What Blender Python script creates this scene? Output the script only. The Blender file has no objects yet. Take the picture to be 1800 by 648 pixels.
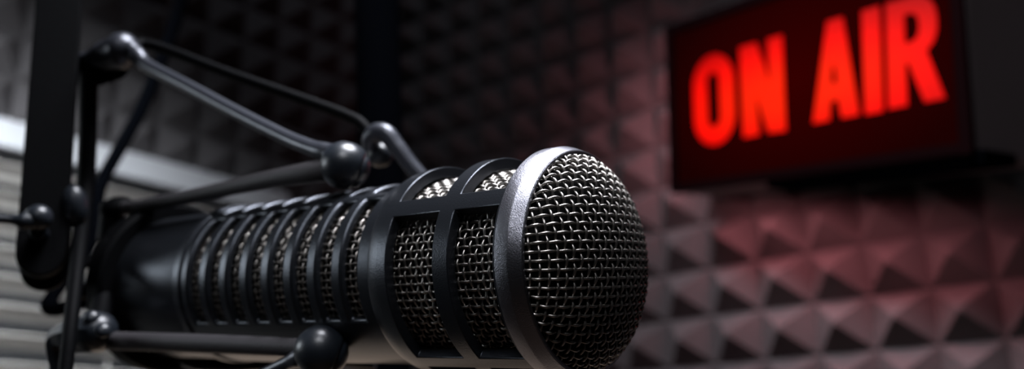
import bpy, bmesh, math, random
from mathutils import Vector, Matrix
random.seed(7)
D = bpy.data
SC = bpy.context.scene
COL = SC.collection
PI = math.pi
R0 = 0.032                                   # radius of the microphone head, metres
EYE = Vector((0, 0, 1.2))                    # where the photographer's lens is

# ------------------------------------------------------------------ camera frame (two vanishing points of the room)
FPX = 1550.0
_d1 = Vector((-1130 - 900, 847 - 324, FPX)).normalized()      # along the right-hand wall, away from the camera
_d2 = Vector((2204.5 - 900, 793.65 - 324, FPX))
_d2 = (_d2 - _d1 * _d1.dot(_d2)).normalized()                 # along the window wall, towards the room corner
_d3 = _d2.cross(_d1)
CM = Matrix((_d2, _d1, _d3))                                  # camera (right, down, forward) -> world axes


def W(x, y, z):
    return CM @ Vector((x, y, z)) + EYE


def at(px, py, depth):
    """a point in the room, from a bearing and a depth in head radii"""
    d = depth * R0
    return W((px - 900) / FPX * d, (py - 324) / FPX * d, d)


# ------------------------------------------------------------------ materials
def mat(name, col, rough=.5, metal=0., bump=0., scale=200., var=0., coat=0., emit=None, estr=0., spec=.5):
    m = D.materials.new(name)
    m.use_nodes = True
    nt = m.node_tree
    b = nt.nodes['Principled BSDF']
    b.inputs['Base Color'].default_value = (*col, 1)
    b.inputs['Roughness'].default_value = rough
    b.inputs['Metallic'].default_value = metal
    b.inputs['Coat Weight'].default_value = coat
    b.inputs['Specular IOR Level'].default_value = spec
    if emit:
        b.inputs['Emission Color'].default_value = (*emit, 1)
        b.inputs['Emission Strength'].default_value = estr
    if bump or var:
        tc = nt.nodes.new('ShaderNodeTexCoord')
        n = nt.nodes.new('ShaderNodeTexNoise')
        n.inputs['Scale'].default_value = scale
        n.inputs['Detail'].default_value = 4
        nt.links.new(tc.outputs['Object'], n.inputs['Vector'])
        if bump:
            bp = nt.nodes.new('ShaderNodeBump')
            bp.inputs['Strength'].default_value = bump
            bp.inputs['Distance'].default_value = .001
            nt.links.new(n.outputs['Fac'], bp.inputs['Height'])
            nt.links.new(bp.outputs['Normal'], b.inputs['Normal'])
        if var:
            mx = nt.nodes.new('ShaderNodeMix')
            mx.data_type = 'RGBA'
            mx.inputs['A'].default_value = (*[c * (1 - var) for c in col], 1)
            mx.inputs['B'].default_value = (*[min(1, c * (1 + var)) for c in col], 1)
            nt.links.new(n.outputs['Fac'], mx.inputs['Factor'])
            nt.links.new(mx.outputs['Result'], b.inputs['Base Color'])
    return m


M_BODY = mat('satin_black_metal', (.036, .040, .048), .30, .75, .10, 2500, .1, spec=.5)
M_RING = mat('fine_blasted_metal', (.24, .24, .27), .30, 1., .25, 3500, .1)
M_WIRE = mat('steel_wire', (.40, .375, .35), .36, 1., 0, 800, .12)
M_CORE = mat('black_foam_core', (.004, .004, .004), .95, 0, 0, 300, .2, spec=.1)
M_GLOSS = mat('glossy_black_enamel', (.012, .015, .020), .34, 0, .05, 900, .1, spec=.5)
M_ROD = mat('gunmetal_rod', (.042, .045, .056), .34, .45, .04, 900, .1, spec=.6)
M_RUBBER = mat('matte_rubber', (.030, .027, .030), .62, 0, .2, 1200, .15, spec=.4)
M_FLAT = mat('flat_black_paint', (.0016, .0017, .0021), .6, 0, .1, 700, .15, spec=.04)
M_DARK = mat('dull_black_tube', (.0010, .0012, .0018), .9, 0, .1, 500, .15, spec=.0)
M_FOAM = mat('charcoal_acoustic_foam', (.070, .066, .070), .95, 0, .5, 900, .18, spec=.1)
M_WALL = mat('dark_plaster', (.05, .05, .055), .9, 0, .2, 60, .1)
M_FLOOR = mat('warm_wood_floor', (.20, .13, .09), .5, 0, .2, 30, .3)
M_CEIL = mat('grey_ceiling', (.10, .10, .11), .9, 0, .2, 50, .1)
M_SLAT = mat('pale_aluminium_slat', (.56, .54, .52), .45, 0, .05, 60, .06)
M_RAIL = mat('white_head_rail', (.36, .37, .40), .4, 0, .05, 60, .04)
M_FRAME = mat('window_frame_paint', (.12, .12, .12), .5, 0, .1, 90, .1)
M_GLASS = mat('night_window_glass', (.01, .011, .013), .5, 0, 0, 50, .05)
M_SBOX = mat('sign_case_enamel', (.13, .105, .11), .6, 0, .1, 500, .1, spec=.2)
M_SRIM = mat('sign_rim', (.0035, .0012, .0015), .9, 0, .1, 500, .1, spec=.0)


def letter_mat():
    m = mat('glowing_red_letter', (.02, .0, .0), .6, spec=.05)
    nt = m.node_tree
    b = nt.nodes['Principled BSDF']
    tc = nt.nodes.new('ShaderNodeTexCoord')
    mp = nt.nodes.new('ShaderNodeMapping')
    mp.inputs['Location'].default_value = (-.0, .17, 0)
    mp.inputs['Scale'].default_value = (5.2, 17.0, 1)
    g = nt.nodes.new('ShaderNodeTexGradient')
    g.gradient_type = 'SPHERICAL'
    cr = nt.nodes.new('ShaderNodeValToRGB')
    e = cr.color_ramp.elements
    e[0].position, e[0].color = 0.0, (.40, 0, 0, 1)
    e[1].position, e[1].color = .75, (1.0, .016, .0, 1)
    x = e.new(.38)
    x.color = (.97, .003, 0, 1)
    nt.links.new(tc.outputs['Object'], mp.inputs['Vector'])
    nt.links.new(mp.outputs['Vector'], g.inputs['Vector'])
    nt.links.new(g.outputs['Fac'], cr.inputs['Fac'])
    nt.links.new(cr.outputs['Color'], b.inputs['Emission Color'])
    b.inputs['Emission Strength'].default_value = 1.05
    return m


def panel_mat():
    m = mat('dark_red_sign_panel', (.004, .0001, .0001), .8, spec=.0)
    nt = m.node_tree
    b = nt.nodes['Principled BSDF']
    tc = nt.nodes.new('ShaderNodeTexCoord')
    mp = nt.nodes.new('ShaderNodeMapping')
    mp.inputs['Scale'].default_value = (6.0, 10.5, 1)
    g = nt.nodes.new('ShaderNodeTexGradient')
    g.gradient_type = 'SPHERICAL'
    cr = nt.nodes.new('ShaderNodeValToRGB')
    e = cr.color_ramp.elements
    e[0].position, e[0].color = 0.0, (.0045, 0.0003, .0003, 1)
    e[1].position, e[1].color = 1.0, (.026, 0, 0, 1)
    nt.links.new(tc.outputs['Object'], mp.inputs['Vector'])
    nt.links.new(mp.outputs['Vector'], g.inputs['Vector'])
    nt.links.new(g.outputs['Fac'], cr.inputs['Fac'])
    nt.links.new(cr.outputs['Color'], b.inputs['Emission Color'])
    b.inputs['Emission Strength'].default_value = 1.0
    return m


M_LETTER = letter_mat()
M_PANEL = panel_mat()


# ------------------------------------------------------------------ object helpers
def finish(bm, sharp=35, weld=True):
    if weld:
        bmesh.ops.remove_doubles(bm, verts=bm.verts, dist=1e-7)
        bmesh.ops.recalc_face_normals(bm, faces=bm.faces)
    a = math.radians(sharp)
    for f in bm.faces:
        f.smooth = True
    for e in bm.edges:
        if len(e.link_faces) == 2 and e.calc_face_angle(0) > a:
            e.smooth = False


def obj(name, bm, m, parent=None, sharp=35, bevel=0., weld=True):
    finish(bm, sharp, weld)
    me = D.meshes.new(name)
    bm.to_mesh(me)
    bm.free()
    me.materials.append(m)
    o = D.objects.new(name, me)
    COL.objects.link(o)
    if parent is not None:
        o.parent = parent
    if bevel:
        b = o.modifiers.new('bevel', 'BEVEL')
        b.width = bevel
        b.segments = 2
        b.limit_method = 'ANGLE'
        b.angle_limit = math.radians(40)
        b.harden_normals = False
    return o


def tag(o, label, cat, group=None):
    o['label'] = label
    o['category'] = cat
    if group:
        o['group'] = group
    return o


def struct(o):
    o['kind'] = 'structure'
    return o


def empty(name, loc, rot=None):
    o = D.objects.new(name, None)
    COL.objects.link(o)
    o.empty_display_size = .02
    mt = rot.to_4x4() if rot is not None else Matrix.Identity(4)
    mt.translation = loc
    o.matrix_world = mt
    return o


def add_box(bm, x0, x1, y0, y1, z0, z1, mt=None):
    vs = [Vector((x, y, z)) for x in (x0, x1) for y in (y0, y1) for z in (z0, z1)]
    if mt is not None:
        vs = [mt @ v for v in vs]
    v = [bm.verts.new(p) for p in vs]
    for q in ((0, 1, 3, 2), (4, 6, 7, 5), (0, 4, 5, 1), (2, 3, 7, 6), (0, 2, 6, 4), (1, 5, 7, 3)):
        bm.faces.new([v[i] for i in q])


def add_lathe(bm, prof, n=96, closed=False):
    """prof: (s, r) pairs round the local z axis, units of metres; closed joins last to first"""
    rings = []
    for s, r in prof:
        if r < 1e-9:
            rings.append([bm.verts.new((0, 0, s))])
        else:
            rings.append([bm.verts.new((r * math.cos(2 * PI * k / n), r * math.sin(2 * PI * k / n), s)) for k in range(n)])
    prs = list(zip(rings, rings[1:]))
    if closed:
        prs.append((rings[-1], rings[0]))
    for a, b in prs:
        for k in range(n):
            l = (k + 1) % n
            if len(a) == 1 and len(b) == 1:
                continue
            if len(a) == 1:
                bm.faces.new((a[0], b[l], b[k]))
            elif len(b) == 1:
                bm.faces.new((a[k], a[l], b[0]))
            else:
                bm.faces.new((a[k], a[l], b[l], b[k]))


def spline(pts, rad, sub=8):
    """Catmull-Rom through pts with radii"""
    P = [Vector(p) for p in pts]
    P = [P[0] * 2 - P[1]] + P + [P[-1] * 2 - P[-2]]
    rr = [rad[0]] + list(rad) + [rad[-1]]
    op, orr = [], []
    for i in range(1, len(P) - 2):
        for k in range(sub):
            t = k / sub
            a, b, c, d = P[i - 1], P[i], P[i + 1], P[i + 2]
            op.append(.5 * ((2 * b) + (c - a) * t + (2 * a - 5 * b + 4 * c - d) * t * t + (3 * b - a - 3 * c + d) * t ** 3))
            h = t * t * (3 - 2 * t)
            orr.append(rr[i] * (1 - h) + rr[i + 1] * h)
    op.append(P[-2])
    orr.append(rr[-2])
    return op, orr


def add_tube(bm, pts, rad, n=14, caps=True, flat=None):
    """flat=(vector, factor): cross-section squashed along that vector"""
    rings = []
    up = None
    for i, p in enumerate(pts):
        d = (pts[min(i + 1, len(pts) - 1)] - pts[max(i - 1, 0)]).normalized()
        if up is None:
            up = Vector((0, 0, 1)) if abs(d.z) < .9 else Vector((1, 0, 0))
        up = (up - d * d.dot(up)).normalized()
        sd = d.cross(up)
        r = rad[i] if hasattr(rad, '__len__') else rad
        ring = []
        for k in range(n):
            o = (math.cos(2 * PI * k / n) * up + math.sin(2 * PI * k / n) * sd) * r
            if flat:
                o -= flat[0] * (o.dot(flat[0]) * (1 - flat[1]))
            ring.append(bm.verts.new(p + o))
        rings.append(ring)
    for a, b in zip(rings, rings[1:]):
        for k in range(n):
            l = (k + 1) % n
            bm.faces.new((a[k], a[l], b[l], b[k]))
    if caps:
        bm.faces.new(rings[0][::-1])
        bm.faces.new(rings[-1])


def tube(pts, rad, sub=8, n=14, flat=None):
    bm = bmesh.new()
    if not hasattr(rad, '__len__'):
        rad = [rad] * len(pts)
    p, r = spline(pts, rad, sub)
    add_tube(bm, p, r, n, True, flat)
    return bm


def add_ball(bm, c, r, axis=(0, 0, 1), sq=1.0, groove=None, nu=40, nv=28):
    q = Vector(axis).to_track_quat('Z', 'Y').to_matrix()
    prof = []
    for k in range(nv + 1):
        t = PI * k / nv
        rr = r
        if groove and abs(t - groove) < PI / nv * .8:
            rr = r * .93
        prof.append((-rr * math.cos(t) * sq, max(0, rr * math.sin(t)) if 0 < k < nv else 0))
    tmp = bmesh.new()
    add_lathe(tmp, prof, nu)
    mp = {}
    for v in tmp.verts:
        mp[v] = bm.verts.new(q @ v.co + Vector(c))
    for f in tmp.faces:
        bm.faces.new([mp[v] for v in f.verts])
    tmp.free()


def add_cyl(bm, a, b, r0, r1=None, n=32, round_=0.):
    a, b = Vector(a), Vector(b)
    L = (b - a).length
    r1 = r0 if r1 is None else r1
    q = (b - a).to_track_quat('Z', 'Y').to_matrix()
    e = round_
    prof = [(0, 0), (0, r0 - e), (e * .3, r0 - e * .3), (e, r0), (L - e, r1), (L - e * .3, r1 - e * .3), (L, r1 - e), (L, 0)] if e else [(0, 0), (0, r0), (L, r1), (L, 0)]
    tmp = bmesh.new()
    add_lathe(tmp, prof, n)
    mp = {v: bm.verts.new(q @ v.co + a) for v in tmp.verts}
    for f in tmp.faces:
        bm.faces.new([mp[v] for v in f.verts])
    tmp.free()


def add_shell(bm, sedge, tdeg, solid, rout, rin):
    """wall of a tube with openings: cells (i,j) on a grid of s and angle"""
    nt = len(tdeg)
    vo, vi = {}, {}

    def V(d, i, j, rf):
        j %= nt
        if (i, j) not in d:
            t = math.radians(tdeg[j])
            r = rf(sedge[i])
            d[i, j] = bm.verts.new((r * math.cos(t), r * math.sin(t), sedge[i]))
        return d[i, j]
    ns = len(sedge) - 1
    S = lambda i, j: 0 <= i < ns and solid(i, j % nt)
    for i in range(ns):
        for j in range(nt):
            if not S(i, j):
                continue
            o = [V(vo, i, j, rout), V(vo, i, j + 1, rout), V(vo, i + 1, j + 1, rout), V(vo, i + 1, j, rout)]
            n = [V(vi, i, j, rin), V(vi, i, j + 1, rin), V(vi, i + 1, j + 1, rin), V(vi, i + 1, j, rin)]
            bm.faces.new(o)
            bm.faces.new(n[::-1])
            for k, (di, dj) in enumerate(((-1, 0), (0, 1), (1, 0), (0, -1))):
                if not S(i + di, j + dj):
                    l = (k + 1) % 4
                    bm.faces.new((o[l], o[k], n[k], n[l]))


# ------------------------------------------------------------------ the microphone (local z runs back along its axis, x / y across)
_a = Vector((-1.368, .178, 1.0)).normalized()
_u = _a.cross(Vector((0, 1, 0))).normalized()
_v = _a.cross(_u)
MIC_P = W(.449 * R0, .679 * R0, 7.638 * R0)
MIC_R = Matrix((CM @ _u, CM @ _v, CM @ _a)).transposed()
MIC = empty('microphone', MIC_P, MIC_R)
tag(MIC, 'large black broadcast microphone with steel wire mesh grille and slotted barrel', 'microphone')


def mic_pt(s, r, t):
    t = math.radians(t)
    return MIC_P + MIC_R @ (Vector((r * math.cos(t), r * math.sin(t), s)) * R0)


def sc(prof):
    return [(s * R0, r * R0) for s, r in prof]


# front ring: straight band, wide chamfer, thin inner lip
bm = bmesh.new()
add_lathe(bm, sc([(.0, .86), (.0, .985), (-.008, 1.0), (-.125, 1.0), (-.14, .996), (-.238, .955), (-.246, .945), (-.246, .925), (-.20, .912), (-.10, .905), (-.05, .86)]), 160, True)
obj('front_ring', bm, M_RING, MIC, 22)

# grille frame: two rows of four windows, then the flange
tdeg = [k * 2.5 for k in range(144)]
win = lambda t: any(abs(((t - (-6.5 + 90 * q)) + 180) % 360 - 180) < 40.2 for q in range(4))
sed = [0.0, .03, .49, .66, 1.19, 1.30, 1.40, 1.455]


def frame_solid(i, j):
    if i in (1, 3):
        return not win(tdeg[j] + 1.25)
    return True


bm = bmesh.new()
rof = lambda s: R0 * (.978 if s < 1.28 * R0 else (.972 if s < 1.35 * R0 else (.958 if s < 1.42 * R0 else .935)))
add_shell(bm, [s * R0 for s in sed], tdeg, frame_solid, rof, lambda s: .872 * R0)
obj('grille_frame', bm, M_BODY, MIC, 30, .00028)


def woven_tube(bm, s0, s1, r, pitch, n, rw, amp, sub=3, seg=6):
    nr = int(round((s1 - s0) / pitch))
    ss = [s0 + (s1 - s0) * k / nr for k in range(nr + 1)]
    for i in range(n):                                     # wires along the axis
        t = 2 * PI * i / n
        pts = []
        for k in range(nr * sub + 1):
            x = k / sub
            d = amp * math.cos(PI * (x + i))
            rr = r + d
            pts.append(Vector((rr * math.cos(t), rr * math.sin(t), (s0 + (s1 - s0) * x / nr))) * R0)
        add_tube(bm, pts, rw * R0, seg, False)
    for j, s in enumerate(ss):                             # hoops
        rings = []
        for k in range(n * sub):
            x = k / sub
            t = 2 * PI * x / n
            rr = r - amp * math.cos(PI * (x + j))
            c = Vector((math.cos(t), math.sin(t), 0))
            rings.append([bm.verts.new((c * (rr + rw * math.cos(2 * PI * q / seg)) + Vector((0, 0, s + rw * math.sin(2 * PI * q / seg)))) * R0) for q in range(seg)])
        for k in range(len(rings)):
            a, b = rings[k], rings[(k + 1) % len(rings)]
            for q in range(seg):
                l = (q + 1) % seg
                bm.faces.new((a[q], a[l], b[l], b[q]))


bm = bmesh.new()
woven_tube(bm, -.03, 1.22, .835, .066, 74, .0125, .0125)
obj('grille_mesh', bm, M_WIRE, MIC, 80, weld=False)
bm = bmesh.new()
woven_tube(bm, 1.50, 4.34, .775, .0655, 70, .0125, .0125, 2, 5)
obj('barrel_mesh', bm, M_WIRE, MIC, 80, weld=False)

# dome: flat woven cloth pressed over a shallow ellipsoid
RA, RH, S0 = .918, .405, -.165
tab = [(0, 0., 0.)]
for k in range(1, 201):
    ph = PI / 2 * k / 200
    r_, z_ = RA * math.sin(ph), RH * math.cos(ph)
    pr_, pz_ = RA * math.sin(PI / 2 * (k - 1) / 200), RH * math.cos(PI / 2 * (k - 1) / 200)
    tab.append((tab[-1][0] + math.hypot(r_ - pr_, z_ - pz_), ph, 0.))
LTOT = tab[-1][0]


def dome_pt(a, b, off):
    ro = math.hypot(a, b)
    ro_ = min(ro, LTOT)
    lo, hi = 0, 200
    while hi - lo > 1:
        m_ = (lo + hi) // 2
        if tab[m_][0] <= ro_:
            lo = m_
        else:
            hi = m_
    f = (ro_ - tab[lo][0]) / max(1e-9, tab[hi][0] - tab[lo][0])
    ph = tab[lo][1] + f * (tab[hi][1] - tab[lo][1])
    nr, nz = math.sin(ph) / RA, math.cos(ph) / RH
    L = math.hypot(nr, nz)
    nr, nz = nr / L, nz / L
    r = RA * math.sin(ph) + off * nr
    z = RH * math.cos(ph) + off * nz
    th = math.atan2(b, a)
    return Vector((r * math.cos(th), r * math.sin(th), S0 - z)) * R0


bm = bmesh.new()
pit, amp, rw = .0745, .0135, .0118
N = int(LTOT / pit)
rot = math.radians(4)
for fam in (0, 1):
    for i in range(-N, N + 1):
        a0 = i * pit
        half = math.sqrt(max(0, LTOT ** 2 - a0 ** 2))
        k0, k1 = math.ceil(-half / pit * 4), math.floor(half / pit * 4)
        if k1 - k0 < 3:
            continue
        pts = []
        for k in range(k0, k1 + 1):
            x = k / 4
            off = amp * math.cos(PI * (x + i)) * (1 if fam else -1)
            A, B = (a0, x * pit) if fam == 0 else (x * pit, a0)
            pts.append(dome_pt(A * math.cos(rot) - B * math.sin(rot), A * math.sin(rot) + B * math.cos(rot), off))
        add_tube(bm, pts, rw * R0, 7, False)
obj('dome_mesh', bm, M_WIRE, MIC, 80, weld=False)

# dark foam inside the head and barrel
bm = bmesh.new()
prof = [(-.165 - .36 * math.cos(PI / 2 * k / 16), .86 * math.sin(PI / 2 * k / 16)) for k in range(17)]
prof += [(.0, .80), (1.40, .79), (1.44, .74), (4.38, .735), (4.38, 0)]
add_lathe(bm, sc(prof), 96)
obj('foam_lining', bm, M_CORE, MIC)

# slotted barrel
edges = [1.43, 1.56]
slots = []
for k in range(8):
    c0 = 1.75 + .3405 * k
    edges += [c0 - .098, c0 + .098]
    slots.append(len(edges) - 2)
edges = sorted(set([round(x, 4) for x in edges])) + [4.36]
sl = {edges.index(round(1.75 + .3405 * k - .098, 4)) for k in range(8)}
tdeg2 = [k * 2.5 for k in range(144)]
slot_t = lambda t: any(abs(((t - (17 + 90 * q)) + 180) % 360 - 180) < 41 for q in range(3))
bm = bmesh.new()
add_shell(bm, [s * R0 for s in edges], tdeg2, lambda i, j: not (i in sl and slot_t(tdeg2[j] + 1.25)), lambda s: .885 * R0, lambda s: .80 * R0)
obj('barrel', bm, M_BODY, MIC, 30, .0009)
bm = bmesh.new()
add_lathe(bm, sc([(4.34, .80), (4.34, .885), (4.37, .905), (4.47, .905), (4.50, .88), (4.53, .86), (4.53, .80)]), 120, True)
obj('barrel_collar', bm, M_BODY, MIC, 25)
bm = bmesh.new()
add_lathe(bm, sc([(4.50, .0), (4.50, .845), (4.56, .862), (5.76, .862), (5.82, .855), (5.88, .82), (5.92, .75), (5.92, 0)]), 120)
obj('rear_cap', bm, M_BODY, MIC, 30)
bm = bmesh.new()
add_lathe(bm, sc([(5.90, 0), (5.90, .36), (6.30, .36), (6.34, .32), (7.1, .30), (7.3, .22), (7.3, 0)]), 48)
obj('cable_plug', bm, M_FLAT, MIC, 30)

# ------------------------------------------------------------------ the shock mount holding it
MB = mic_pt(6.2, 0, 0)
MOUNT = empty('shock_mount', MB)
tag(MOUNT, 'black spider shock mount of rods, balls and rubber bands round the microphone barrel', 'shock mount')


def L(p):
    return p - MB


def mp(px, py, d):
    return L(at(px, py, d))


u_ = R0
# ball joints
balls = {'near_top': (mp(607, 291, 8.95), .245 * u_), 'near_low': (mp(565, 617, 8.25), .245 * u_), 'far_top': (mp(668, 272, 10.4), .15 * u_)}
BAX = (CM @ Vector((1, .45, .2))).normalized()
for k, (c, r) in balls.items():
    bm = bmesh.new()
    add_ball(bm, c, r, BAX, 1.04, PI * .72)
    obj('ball_joint', bm, M_GLOSS, MOUNT, 40)
# upper fork: hub with a fin, two rods
HUB = [mp(132, 100, 11.3), mp(170, 96, 11.3), mp(205, 88, 11.2), mp(232, 86, 11.1)]
bm = tube([mp(112, 113, 11.3), mp(150, 106, 11.3), mp(190, 97, 11.25), mp(218, 89, 11.15), mp(240, 90, 11.1)], [.05 * u_, .11 * u_, .20 * u_, .235 * u_, .12 * u_], 8, 20)
obj('fork_hub', bm, M_ROD, MOUNT, 50)
rodp = [(226, 84, 11.1), (240, 97, 11.05), (262, 117, 10.95), (330, 152, 10.5), (420, 200, 9.95), (500, 240, 9.45), (545, 259, 9.15), (575, 268, 9.0), (600, 276, 8.95)]
bm = tube([mp(*p) for p in rodp], [.12 * u_, .11 * u_, .088 * u_, .082 * u_, .08 * u_, .08 * u_, .085 * u_, .10 * u_, .17 * u_], 8, 18)
obj('upper_rod', bm, M_ROD, MOUNT, 60)
rodp = [(224, 88, 11.15), (238, 80, 11.25), (256, 77, 11.35), (300, 90, 11.3), (400, 128, 11.0), (520, 170, 10.7), (610, 203, 10.45), (640, 222, 10.35), (656, 250, 10.3)]
bm = tube([mp(*p) for p in rodp], [.09 * u_, .075 * u_, .07 * u_, .068 * u_, .066 * u_, .066 * u_, .066 * u_, .07 * u_, .10 * u_], 8, 18)
obj('upper_rod', bm, M_FLAT, MOUNT, 60)
bm = tube([mp(120, 128, 11.4), mp(160, 126, 11.4), mp(200, 118, 11.35), mp(228, 106, 11.25)], [.16 * u_, .20 * u_, .17 * u_, .08 * u_], 8, 16)
obj('fork_bracket', bm, M_DARK, MOUNT, 50)
# rubber bands
bm = tube([mp(*p) for p in [(205, 366, 11.2), (235, 364, 11.0), (300, 352, 10.5), (400, 331, 9.9), (480, 314, 9.4), (550, 302, 9.05), (590, 296, 8.95)]],
          [.09 * u_, .085 * u_, .085 * u_, .088 * u_, .10 * u_, .118 * u_, .13 * u_], 8, 18)
obj('rubber_band', bm, M_RUBBER, MOUNT, 60)
bm = tube([mp(*p) for p in [(160, 597, 9.9), (220, 599, 9.6), (320, 602, 9.15), (430, 606, 8.7), (520, 610, 8.35), (550, 613, 8.25)]],
          [.105 * u_, .10 * u_, .098 * u_, .094 * u_, .088 * u_, .09 * u_], 8, 18)
obj('rubber_band', bm, M_RUBBER, MOUNT, 60)
bm = tube([mp(*p) for p in [(650, 262, 10.3), (652, 242, 10.25), (664, 233, 10.2), (680, 236, 10.15), (698, 258, 10.1), (722, 290, 10.05), (760, 335, 10.0), (800, 400, 10.0)]],
          [.09 * u_, .10 * u_, .115 * u_, .11 * u_, .10 * u_, .095 * u_, .09 * u_, .08 * u_], 8, 18)
obj('rubber_band', bm, M_ROD, MOUNT, 60)
# lower rod running down out of the near low ball
bm = tube([mp(*p) for p in [(552, 620, 8.25), (530, 627, 8.27), (505, 638, 8.35), (470, 655, 8.5), (380, 700, 8.9), (250, 765, 9.5)]],
          [.16 * u_, .10 * u_, .07 * u_, .068 * u_, .068 * u_, .068 * u_], 8, 18)
obj('lower_rod', bm, M_ROD, MOUNT, 60)
# far low band and clip, seen under the near band
bm = tube([mp(*p) for p in [(300, 622, 10.9), (345, 634, 10.8), (400, 640, 10.7), (470, 640, 10.6), (560, 634, 10.5), (660, 640, 10.4)]],
          [.07 * u_, .12 * u_, .10 * u_, .07 * u_, .06 * u_, .06 * u_], 8, 16)
obj('rubber_band', bm, M_GLOSS, MOUNT, 60)
# long frame rod at the back, from the fork hub down past the flat arm
bm = tube([mp(*p) for p in [(156, 100, 11.3), (155, 160, 11.3), (154, 250, 11.2), (150, 330, 11.1), (146, 380, 10.8), (139, 440, 10.2), (131, 510, 9.7), (123, 580, 9.35), (114, 660, 9.1), (104, 740, 8.9)]],
          [.12 * u_, .115 * u_, .11 * u_, .11 * u_, .10 * u_, .088 * u_, .080 * u_, .076 * u_, .073 * u_, .072 * u_], 8, 18)
obj('frame_rod', bm, M_FLAT, MOUNT, 60)
bm = bmesh.new()
add_ball(bm, mp(132, 362, 10.55), .15 * u_, (CM @ Vector((.1, 1, 0))).normalized(), 1.7)
obj('swivel_knob', bm, M_GLOSS, MOUNT, 50)
# ring clamp round the plug end
qz = MIC_R
bm = bmesh.new()
add_lathe(bm, sc([(5.72, .862), (5.72, 1.0), (5.76, 1.04), (6.02, 1.04), (6.06, 1.0), (6.06, .80), (5.93, .80), (5.93, .862)]), 96, True)
for v in bm.verts:
    v.co = MIC_R @ v.co + MIC_P - MB
obj('clamp_ring', bm, M_FLAT, MOUNT, 40)
# lugs that carry the bands
bm = bmesh.new()
add_ball(bm, mp(205, 364, 11.2), .21 * u_, (CM @ Vector((.15, 1, .2))).normalized(), .62)
add_cyl(bm, mp(200, 360, 11.25), mp(190, 425, 11.1), .16 * u_, .14 * u_, 24)
obj('upper_lug', bm, M_FLAT, MOUNT, 50)
bm = bmesh.new()
add_ball(bm, mp(166, 583, 9.72), .235 * u_, (CM @ Vector((1, -.1, -.2))).normalized(), 1.1, nu=10, nv=8)
ap, ar = spline([mp(170, 586, 9.75), mp(134, 588, 9.85), mp(102, 596, 9.95), mp(98, 630, 9.95), mp(112, 690, 9.9)], [.21 * u_, .20 * u_, .13 * u_, .09 * u_, .08 * u_], 6)
add_tube(bm, ap, ar, 8)
LUG = obj('lower_lug', bm, M_GLOSS, MOUNT, 35)
for q in ((162, 558, 9.6), (181, 580, 9.45)):
    bm = bmesh.new()
    add_ball(bm, mp(*q), .085 * u_, (CM @ Vector((.4, -.6, -.7))).normalized(), .7)
    obj('lug_screw', bm, M_GLOSS, LUG, 60)
# strut from the clamp ring to the frame rod, and short plates
bm = tube([mp(132, 478, 10.75), mp(165, 455, 10.9), mp(196, 440, 11.0)], [.05 * u_, .05 * u_, .05 * u_], 6, 12)
obj('clamp_strut', bm, M_FLAT, MOUNT, 60)
bm = tube([mp(128, 520, 10.6), mp(165, 505, 10.6), mp(205, 500, 10.6)], [.08 * u_, .09 * u_, .1 * u_], 6, 12)
obj('clamp_strut', bm, M_FLAT, MOUNT, 60)
bm = tube([mp(170, 585, 9.7), mp(178, 545, 10.1), mp(186, 500, 10.5)], [.14 * u_, .12 * u_, .12 * u_], 6, 12)
obj('clamp_strut', bm, M_FLAT, MOUNT, 60)

# ------------------------------------------------------------------ flat boom arm with its hinge
A0 = at(73, 448, 10.3)
A1 = at(105, 0, 11.3)
ydir = (A1 - A0).normalized()
ndir = (CM @ Vector((.42, .0, -1))).normalized()
ndir = (ndir - ydir * ndir.dot(ydir)).normalized()
xdir = ydir.cross(ndir).normalized()
AR = Matrix((xdir, ydir, ndir)).transposed()
ARM = empty('boom_arm', A0, AR)
tag(ARM, 'flat black boom arm hanging down at the left edge, with a round hinged end', 'microphone boom')


def plate(w, th, z, length, yoff=0., xoff=0., taper=1.0):
    bm = bmesh.new()
    n = 40
    pts = [(xoff + w * math.cos(PI + PI * k / n), yoff + w * math.sin(PI + PI * k / n)) for k in range(n + 1)]
    pts += [(xoff + w * taper, length), (xoff - w * taper, length)]
    top = [bm.verts.new((x, y, z + th / 2)) for x, y in pts]
    bot = [bm.verts.new((x, y, z - th / 2)) for x, y in pts]
    bm.faces.new(top)
    bm.faces.new(bot[::-1])
    for k in range(len(pts)):
        l = (k + 1) % len(pts)
        bm.faces.new((top[l], top[k], bot[k], bot[l]))
    return bm


dz = (EYE.z + 1.2 - A0.z) / ydir.z
obj('arm_plate', plate(.262 * u_, .20 * u_, 0, dz), M_FLAT, ARM, 35, .0006)
obj('hinge_plate', plate(.262 * u_, .10 * u_, -.30 * u_, 1.0 * u_, -.10 * u_, .02 * u_), M_FLAT, ARM, 35, .0006)
bm = bmesh.new()
add_cyl(bm, (-.02 * u_, .22 * u_, -.5 * u_), (-.02 * u_, .22 * u_, .30 * u_), .10 * u_, .10 * u_, 24, .02 * u_)
add_ball(bm, (-.02 * u_, .34 * u_, .40 * u_), .15 * u_, (0, .3, 1), 1.0)
BOLT = obj('hinge_bolt', bm, M_GLOSS, ARM, 40)
bm = bmesh.new()
ap, ar = spline([(-.02 * u_, .30 * u_, .42 * u_), (-.16 * u_, .28 * u_, .45 * u_), (-.32 * u_, .30 * u_, .45 * u_), (-.9 * u_, .31 * u_, .5 * u_)], [.10 * u_, .10 * u_, .05 * u_, .055 * u_], 8)
add_tube(bm, ap, ar, 14)
obj('hinge_lever', bm, M_GLOSS, BOLT, 50)

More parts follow.
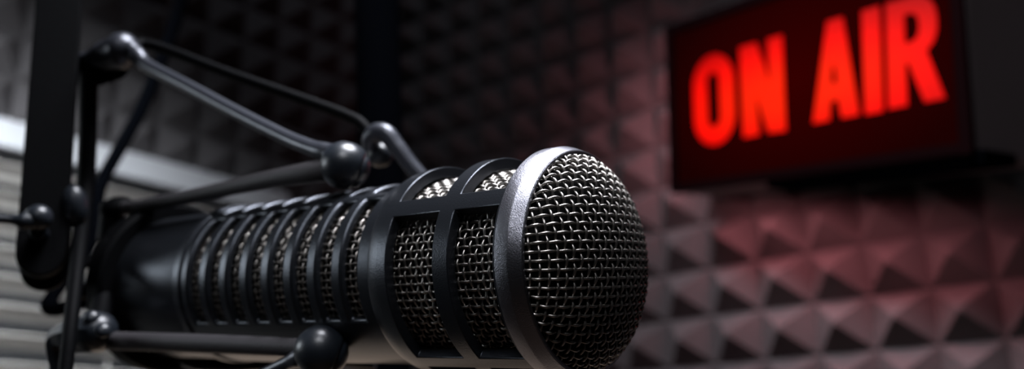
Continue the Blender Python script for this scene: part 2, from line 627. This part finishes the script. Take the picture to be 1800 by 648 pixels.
# ------------------------------------------------------------------ cable
c_end = mic_pt(7.2, 0, 0)
pts = [at(372, -420, 20.0), at(345, -130, 18.8), at(319, 0, 18.2), at(302, 57, 17.8), at(265, 153, 17.0), at(245, 199, 16.6), at(212, 258, 16.0), at(176, 330, 15.2), at(164, 420, 14.2), c_end + Vector((-.012, .035, -.004)), c_end]
zt = 2.4
d_ = (pts[0] - pts[1]).normalized()
up_ = pts[0] + Vector((0, 0, 1)) * (zt - pts[0].z) + d_ * .02
bm = tube([up_ + Vector((0, 0, .0)), pts[0].lerp(up_, .5)] + pts, [.125 * u_] * 9 + [.11 * u_, .1 * u_, .10 * u_, .09 * u_], 8, 14)
for v in bm.verts:
    v.co -= c_end
CAB = obj('microphone_cable', bm, M_DARK, None, 60)
CAB.location = c_end
tag(CAB, 'thick black cable slanting up behind the shock mount rods to the ceiling', 'cable')

# ------------------------------------------------------------------ post behind the microphone
p0, p1 = at(670, 320, 15.5), at(662, 0, 16.4)
pd = (p1 - p0).normalized()
base = p0 + pd * ((0.02 - p0.z) / pd.z)
topp = p0 + pd * ((2.3 - p0.z) / pd.z)
POST = empty('stand_post', Vector((base.x, base.y, 0)))
tag(POST, 'thick upright black post between microphone and foam corner', 'stand')
o_ = Vector((base.x, base.y, 0))
bm = bmesh.new()
add_cyl(bm, base - o_, topp - o_, .41 * u_, None, 40, .002)
obj('pole', bm, M_DARK, POST, 40)
bm = bmesh.new()
add_cyl(bm, (0, 0, 0), (0, 0, .022), .14, .14, 64, .006)
obj('base_plate', bm, M_DARK, POST, 40)

# ------------------------------------------------------------------ room shell
XW, YW = .822, .905             # foam base planes of the right wall and the window wall
ZC = EYE.z
H = 2.4
XB, YB = -2.2, -2.2


def box_obj(name, *b, m=M_WALL):
    bm = bmesh.new()
    add_box(bm, *b)
    return struct(obj(name, bm, m))


box_obj('floor', XB - .1, XW + .12, YB - .1, YW + .2, -.1, 0, m=M_FLOOR)
box_obj('ceiling', XB - .1, XW + .12, YB - .1, YW + .2, H, H + .1, m=M_CEIL)
box_obj('wall_right', XW, XW + .1, YB, YW + .1, 0, H)
box_obj('wall_left', XB - .1, XB, YB, YW + .1, 0, H)
box_obj('wall_behind', XB, XW, YB - .1, YB, 0, H)
# window wall with its opening
WX0, WX1, WZ0, WZ1 = -.75, .640, ZC - .42, ZC + .322
bm = bmesh.new()
for b in ((XB, WX0, 0, H), (WX1, XW, 0, H), (WX0, WX1, 0, WZ0), (WX0, WX1, WZ1, H)):
    add_box(bm, b[0], b[1], YW, YW + .1, b[2], b[3])
struct(obj('wall_front', bm, M_WALL))
bm = bmesh.new()
t_ = .03
for b in ((WX0, WX0 + t_, WZ0, WZ1), (WX1 - t_, WX1, WZ0, WZ1), (WX0 + t_, WX1 - t_, WZ0, WZ0 + t_), (WX0 + t_, WX1 - t_, WZ1 - t_, WZ1)):
    add_box(bm, b[0], b[1], YW + .03, YW + .08, b[2], b[3])
WIN = struct(obj('window_1', bm, M_FRAME))
bm = bmesh.new()
add_box(bm, WX0 + t_, WX1 - t_, YW + .05, YW + .056, WZ0 + t_, WZ1 - t_)
obj('pane', bm, M_GLASS, WIN)

# venetian blind
BL = empty('venetian_blind', Vector((0, YW - .03, ZC)))
tag(BL, 'pale grey venetian blind in the window behind the boom arm', 'blind')
bx0, bx1 = WX0 + .006, WX1 - .004
bm = bmesh.new()
add_box(bm, bx0, bx1, -.022, .022, .290, .318)
obj('head_rail', bm, M_RAIL, BL, 35, .002)
bm = bmesh.new()
nz = 26
for k in range(nz):
    zc = .272 - .0262 * k
    ring = []
    for x in (bx0, bx1):
        row = []
        for q in range(7):
            f = q / 6 - .5
            y = f * .027
            z = zc - f * .0100 + .0022 * math.cos(f * PI)
            row.append((bm.verts.new((x, y, z + .0004)), bm.verts.new((x, y, z - .0004))))
        ring.append(row)
    for q in range(6):
        a, b = ring
        bm.faces.new((a[q][0], b[q][0], b[q + 1][0], a[q + 1][0]))
        bm.faces.new((a[q][1], a[q + 1][1], b[q + 1][1], b[q][1]))
    for row in ring:
        for q in range(6):
            bm.faces.new((row[q][0], row[q + 1][0], row[q + 1][1], row[q][1]))
    for q in (0, 6):
        bm.faces.new((ring[0][q][0], ring[0][q][1], ring[1][q][1], ring[1][q][0]))
obj('slat_curtain', bm, M_SLAT, BL, 40)
bm = bmesh.new()
add_box(bm, bx0, bx1, -.012, .012, .272 - .0262 * nz - .012, .272 - .0262 * nz + .004)
obj('bottom_rail', bm, M_RAIL, BL, 35, .002)
for x in (-.55, -.05, .45):
    bm = bmesh.new()
    add_cyl(bm, (x, .0125, .272 - .0262 * nz - .01), (x, .0125, .285), .0008, None, 8)
    obj('ladder_cord', bm, M_SLAT, BL)


# ------------------------------------------------------------------ pyramid foam
def foam(name, label, origin, ax, az, nrm, pa, pz, a0, a1, z0, z1, oa, oz, h):
    """pyramids of pitch pa x pz; tips at (oa + k pa, oz + j pz) in wall coordinates"""
    bm = bmesh.new()
    k0, k1 = math.ceil((a0 - oa) / pa - .5 - 1e-6), math.floor((a1 - oa) / pa + .5 + 1e-6)
    j0, j1 = math.ceil((z0 - oz) / pz - .5), math.floor((z1 - oz) / pz + .5)
    P = lambda a, z, n: ax * a + az * z + nrm * n
    cl = lambda x, lo, hi: max(lo, min(hi, x))
    b0 = .010
    for k in range(k0, k1 + 1):
        for j in range(j0, j1 + 1):
            ac, zc = oa + k * pa, oz + j * pz
            aL, aR = cl(ac - pa / 2, a0, a1), cl(ac + pa / 2, a0, a1)
            zL, zR = cl(zc - pz / 2, z0, z1), cl(zc + pz / 2, z0, z1)
            if aR - aL < pa * .3 or zR - zL < pz * .3:
                continue
            g = .0014
            sq = [bm.verts.new(P(a, z, b0)) for a, z in ((aL + g, zL + g), (aR - g, zL + g), (aR - g, zR - g), (aL + g, zR - g))]
            c = Vector(((aL + aR) / 2, (zL + zR) / 2))
            e = .0016
            tp = [bm.verts.new(P(c.x + i * e, c.y + q * e, h)) for i, q in ((-1, -1), (1, -1), (1, 1), (-1, 1))]
            bs = [bm.verts.new(P(a, z, b0 * .86)) for a, z in ((aL, zL), (aR, zL), (aR, zR), (aL, zR))]
            bm.faces.new(tp)
            for q in range(4):
                l = (q + 1) % 4
                bm.faces.new((sq[q], sq[l], tp[l], tp[q]))
                bm.faces.new((bs[q], bs[l], sq[l], sq[q]))
    # backing slab
    c8 = [[bm.verts.new(P(a, z, n)) for a, z in ((a0, z0), (a1, z0), (a1, z1), (a0, z1))] for n in (0, b0 * .8)]
    bm.faces.new(c8[0])
    for q in range(4):
        l = (q + 1) % 4
        bm.faces.new((c8[0][q], c8[0][l], c8[1][l], c8[1][q]))
    o = obj(name, bm, M_FOAM, None, 20)
    o.location = origin
    if label:
        tag(o, label, 'acoustic foam')
    return o


FH = .037
foam('acoustic_foam_panel', 'charcoal pyramid foam covering the wall behind the red lit sign', Vector((XW, 0, ZC)), Vector((0, 1, 0)), Vector((0, 0, 1)), Vector((-1, 0, 0)),
     .0512, .0477, -1.2, YW - .001, -ZC, 1.1, .2678 - .002, .2095, FH)
foam('acoustic_foam_panel', 'charcoal pyramid foam on the wall above the window blind', Vector((0, YW, ZC)), Vector((1, 0, 0)), Vector((0, 0, 1)), Vector((0, -1, 0)),
     .0512, .0477, -1.2, XW - FH - .001, WZ1 - ZC + .004, 1.1, .3, .40, FH)
foam('acoustic_foam_panel', 'narrow strip of charcoal pyramid foam between window blind and room corner', Vector((0, YW, ZC)), Vector((1, 0, 0)), Vector((0, 0, 1)), Vector((0, -1, 0)),
     .0512, .0477, WX1 + .004, XW - FH - .001, -ZC, WZ1 - ZC + .003, WX1 + .03, .30, FH)

# ------------------------------------------------------------------ the sign
SK = .965
SR = Matrix(((-0.2836549203952595, -0.14216502067339054, -0.9483295803846327),
             (-0.9457615077695567, -0.12183309764438888, 0.3011509036012137),
             (-0.15835105480234007, 0.9823165493950039, -0.09989564669032903)))
SIGN = empty('on_air_sign', EYE + Vector((.7, .24613, .31313)) * SK, SR)
tag(SIGN, 'dark lightbox sign reading ON AIR in glowing red letters on the foam wall', 'sign')
sw, sh, sd = .3042 * SK / 2, .1704 * SK / 2, .060
bm = bmesh.new()
add_box(bm, -sw, sw, -sh, sh, -sd, -.004)
for q in bm.verts:                                  # the case is deeper at its near end, following the wall
    if q.co.z < -.03 and q.co.x > 0:
        q.co.z = -.118
obj('case', bm, M_SBOX, SIGN, 35, .0012)
rim = .0085
bm = bmesh.new()
for b in ((-sw, -sw + rim, -sh, sh), (sw - rim, sw, -sh, sh), (-sw + rim, sw - rim, -sh, -sh + rim), (-sw + rim, sw - rim, sh - rim, sh)):
    add_box(bm, b[0], b[1], b[2], b[3], -.0045, .002)
obj('front_rim', bm, M_SRIM, SIGN, 35, .0006)
bm = bmesh.new()
add_box(bm, -sw + rim, sw - rim, -sh + rim, sh - rim, -.0042, -.0015)
obj('face_panel', bm, M_PANEL, SIGN)
# bracket to the wall and narrow dark strip under the box
nin = SR.transposed() @ Vector((1, 0, 0))
bm = bmesh.new()
add_cyl(bm, Vector((.02, 0, -sd + .004)), Vector((.02, 0, -sd + .004)) + nin * .085, .018, .018, 24)
obj('wall_bracket', bm, M_SRIM, SIGN)
bm = bmesh.new()
add_box(bm, -.035, sw + .004, -sh - .006, -sh + .003, -.05, -.004)
obj('lower_strip', bm, M_DARK, SIGN)


def ell(cx, cy, rx, ry, n=32, a0=0, a1=360):
    return [(cx + rx * math.cos(math.radians(a0 + (a1 - a0) * k / n)), cy + ry * math.sin(math.radians(a0 + (a1 - a0) * k / n))) for k in range(n + (0 if a1 - a0 == 360 else 1))]


def stad(x0, x1, y0, y1, ry):
    cx, rx = (x0 + x1) / 2, (x1 - x0) / 2
    return ell(cx, y1 - ry, rx, ry, 20, 0, 180) + ell(cx, y0 + ry, rx, ry, 20, 180, 360)


yb, yt = -.0445, .0436
LET = {
    'O': [stad(-.1185, -.0655, -.0465, .0448, .029), stad(-.1010, -.0835, -.0285, .0270, .0095)],
    'N': [[(-.0583, yb), (-.0590, yt), (-.0385, yt), (-.0245, -.0005), (-.0252, yt), (-.0087, yt), (-.0095, yb - .001), (-.0285, yb), (-.0420, -.004), (-.0400, yb)]],
    'A': [[(.0172, yb + .001), (.0368, yt), (.0520, yt), (.0626, yb + .001), (.0463, yb + .001), (.0437, -.0270), (.0357, -.0270), (.0335, yb + .001)],
          [(.0400, -.0130), (.0366 + .0005, -.0095), (.0390, .003), (.0405, .0045), (.0420, .003), (.0436, -.0095), (.0420, -.0130)]],
    'I': [[(.0672, yb), (.0692, yt), (.0856, yt), (.0830, yb)]],
    'R': [[(.0870, yb + .001), (.0900, yt), (.1130, yt), (.1215, .0415), (.1275, .0370), (.1310, .0295), (.1320, .0205), (.1312, .0110), (.1280, .0030), (.1218, -.0030),
           (.1345, yb + .001), (.1180, yb + .001), (.1068, -.0095), (.1035, -.0095), (.1030, yb + .001)],
          [(.1040, .0065), (.1048, .0305), (.1100, .0305), (.1150, .0285), (.1172, .0240), (.1175, .0160), (.1155, .0095), (.1105, .0065)]],
}
for ch, loops in LET.items():
    cu = D.curves.new('letter', 'CURVE')
    cu.dimensions = '2D'
    cu.fill_mode = 'BOTH'
    cu.extrude = .0006
    mx_ = (min(p[0] for p in loops[0]) + max(p[0] for p in loops[0])) / 2
    for lp in loops:
        sp = cu.splines.new('POLY')
        sp.points.add(len(lp) - 1)
        for q, (x, y) in zip(sp.points, lp):
            q.co = ((mx_ + (x - mx_) * .955) * SK, (y * .955) * SK, 0, 1)
        sp.use_cyclic_u = True
    tmp = D.objects.new('letter_tmp', cu)
    COL.objects.link(tmp)
    bpy.context.view_layer.update()
    me = D.meshes.new_from_object(tmp.evaluated_get(bpy.context.evaluated_depsgraph_get()))
    D.objects.remove(tmp)
    D.curves.remove(cu)
    me.name = 'letter'
    me.materials.clear()
    me.materials.append(M_LETTER)
    o = D.objects.new('letter', me)
    COL.objects.link(o)
    o.parent = SIGN
    o.location = (0, 0, -.0008)
    o['label'] = 'glowing red letter ' + ch


# ------------------------------------------------------------------ light
def area(name, loc, target, size, power, col, size_y=None, spread=180):
    l = D.lights.new(name, 'AREA')
    l.energy = power
    l.color = col
    l.size = size
    l.spread = math.radians(spread)
    if size_y:
        l.shape = 'RECTANGLE'
        l.size_y = size_y
    o = D.objects.new(name, l)
    COL.objects.link(o)
    o.location = loc
    o.rotation_euler = (Vector(target) - Vector(loc)).to_track_quat('-Z', 'Y').to_euler()
    return o


def point(name, loc, power, col, r=.03):
    l = D.lights.new(name, 'POINT')
    l.energy = power
    l.color = col
    l.shadow_soft_size = r
    o = D.objects.new(name, l)
    COL.objects.link(o)
    o.location = loc
    return o


def spot(name, loc, target, power, col, ang, blend=1.0, r=.03):
    l = D.lights.new(name, 'SPOT')
    l.energy = power
    l.color = col
    l.spot_size = math.radians(ang)
    l.spot_blend = blend
    l.shadow_soft_size = r
    o = D.objects.new(name, l)
    COL.objects.link(o)
    o.location = loc
    o.rotation_euler = (Vector(target) - Vector(loc)).to_track_quat('-Z', 'Y').to_euler()
    return o


mc = mic_pt(.5, 0, 0)
sm_c = SIGN.location + Vector((0, -.12, 0))
kd = (CM @ Vector((.06, -.96, .26))).normalized()
area('key_softbox', mc + kd * .50, mc, .22, 2.9, (.90, .92, 1.0), .22, 100)
area('blind_fill', Vector((.05, .42, ZC + .36)), Vector((.22, YW, ZC + .06)), .2, 3.9, (.92, .97, 1.0), None, 82)  # added light that brightens the blind; no lamp of the room
area('corner_fill', Vector((.42, .52, ZC + 1.0)), Vector((.66, .80, ZC + .2)), .3, .28, (.85, .90, 1.0), None, 120)  # added overhead fill, lifts the dark foam near the corner
area('front_fill', EYE + CM @ Vector((-.06, -.34, .06)), mc, .12, .10, (.92, .94, 1.0), None, 60)
spot('wall_lamp', Vector((.14, .36, ZC + .68)), Vector((XW, .10, ZC + .02)), 54, (.97, .95, 1.0), 66, 1.0, .10)
bd = (CM @ Vector((-.11, .72, .68))).normalized()
fl = mic_pt(1.6, 0, 0)
area('warm_fill', fl + bd * .45, fl, .45, .32, (1.0, .78, .62))  # added warm area light standing in for bounce off an unseen desk
ld = (CM @ Vector((-.975, -.20, .10))).normalized()
mb = mic_pt(4.5, 0, 0)
area('left_fill', mb + ld * .60, mb, .30, .09, (.85, .93, 1.0), .14, 50)  # added area light, imitates the window's reflection along the barrel
spot('room_fill', Vector((.05, -.7, ZC + .35)), sm_c, 2.4, (.95, .95, 1.0), 40, 1.0, .1)
spot('red_fill', Vector((.36, .40, ZC + .22)), Vector((XW, .36, ZC + .22)), .7, (1, .22, .25), 84, 1.0, .05)  # added red spot in mid-air, imitates the sign's light on the foam
bpy.context.view_layer.update()
sm = SIGN.matrix_world
nl = SR.transposed() @ Vector((1, 0, 0))
for nm, p, d, sx, sy, e in (('under_glow', Vector((-.01, -sh - .016, -.045)), Vector((0, -1.0, 0)) + nl * .55, .24, .02, .25),
                            ('side_glow', Vector((-sw - .016, .0, -.020)), Vector((-1.0, 0, 0)) + nl * .9, .02, .15, .12)):
    a_ = area(nm, sm @ p, sm @ (p + d), sx, e, (1, .30, .33), sy, 140)  # added red area lights close to the case, tinting the nearby foam
    zz = (sm.to_3x3() @ d).normalized()
    xx = sm.to_3x3() @ Vector((1, 0, 0)) if nm == 'under_glow' else sm.to_3x3() @ Vector((0, 0, 1))
    xx = (xx - zz * xx.dot(zz)).normalized()
    yy = (-zz).cross(xx)
    a_.rotation_euler = Matrix((xx, yy, -zz)).transposed().to_euler()

w = D.worlds.new('room')
SC.world = w
w.use_nodes = True
w.node_tree.nodes['Background'].inputs['Color'].default_value = (.75, .85, 1, 1)
w.node_tree.nodes['Background'].inputs['Strength'].default_value = .01

# ------------------------------------------------------------------ camera
cam = D.cameras.new('camera')
co = D.objects.new('camera', cam)
COL.objects.link(co)
cr = Matrix((CM @ Vector((1, 0, 0)), CM @ Vector((0, -1, 0)), CM @ Vector((0, 0, -1)))).transposed().to_4x4()
cr.translation = EYE
co.matrix_world = cr
cam.sensor_width = 36
cam.lens = FPX / 1800 * 36
cam.clip_start = .01
cam.dof.use_dof = True
cam.dof.focus_distance = 7.05 * R0
cam.dof.aperture_fstop = cam.lens / 4.4
SC.camera = co
SC.view_settings.view_transform = 'Standard'
SC.view_settings.look = 'None'
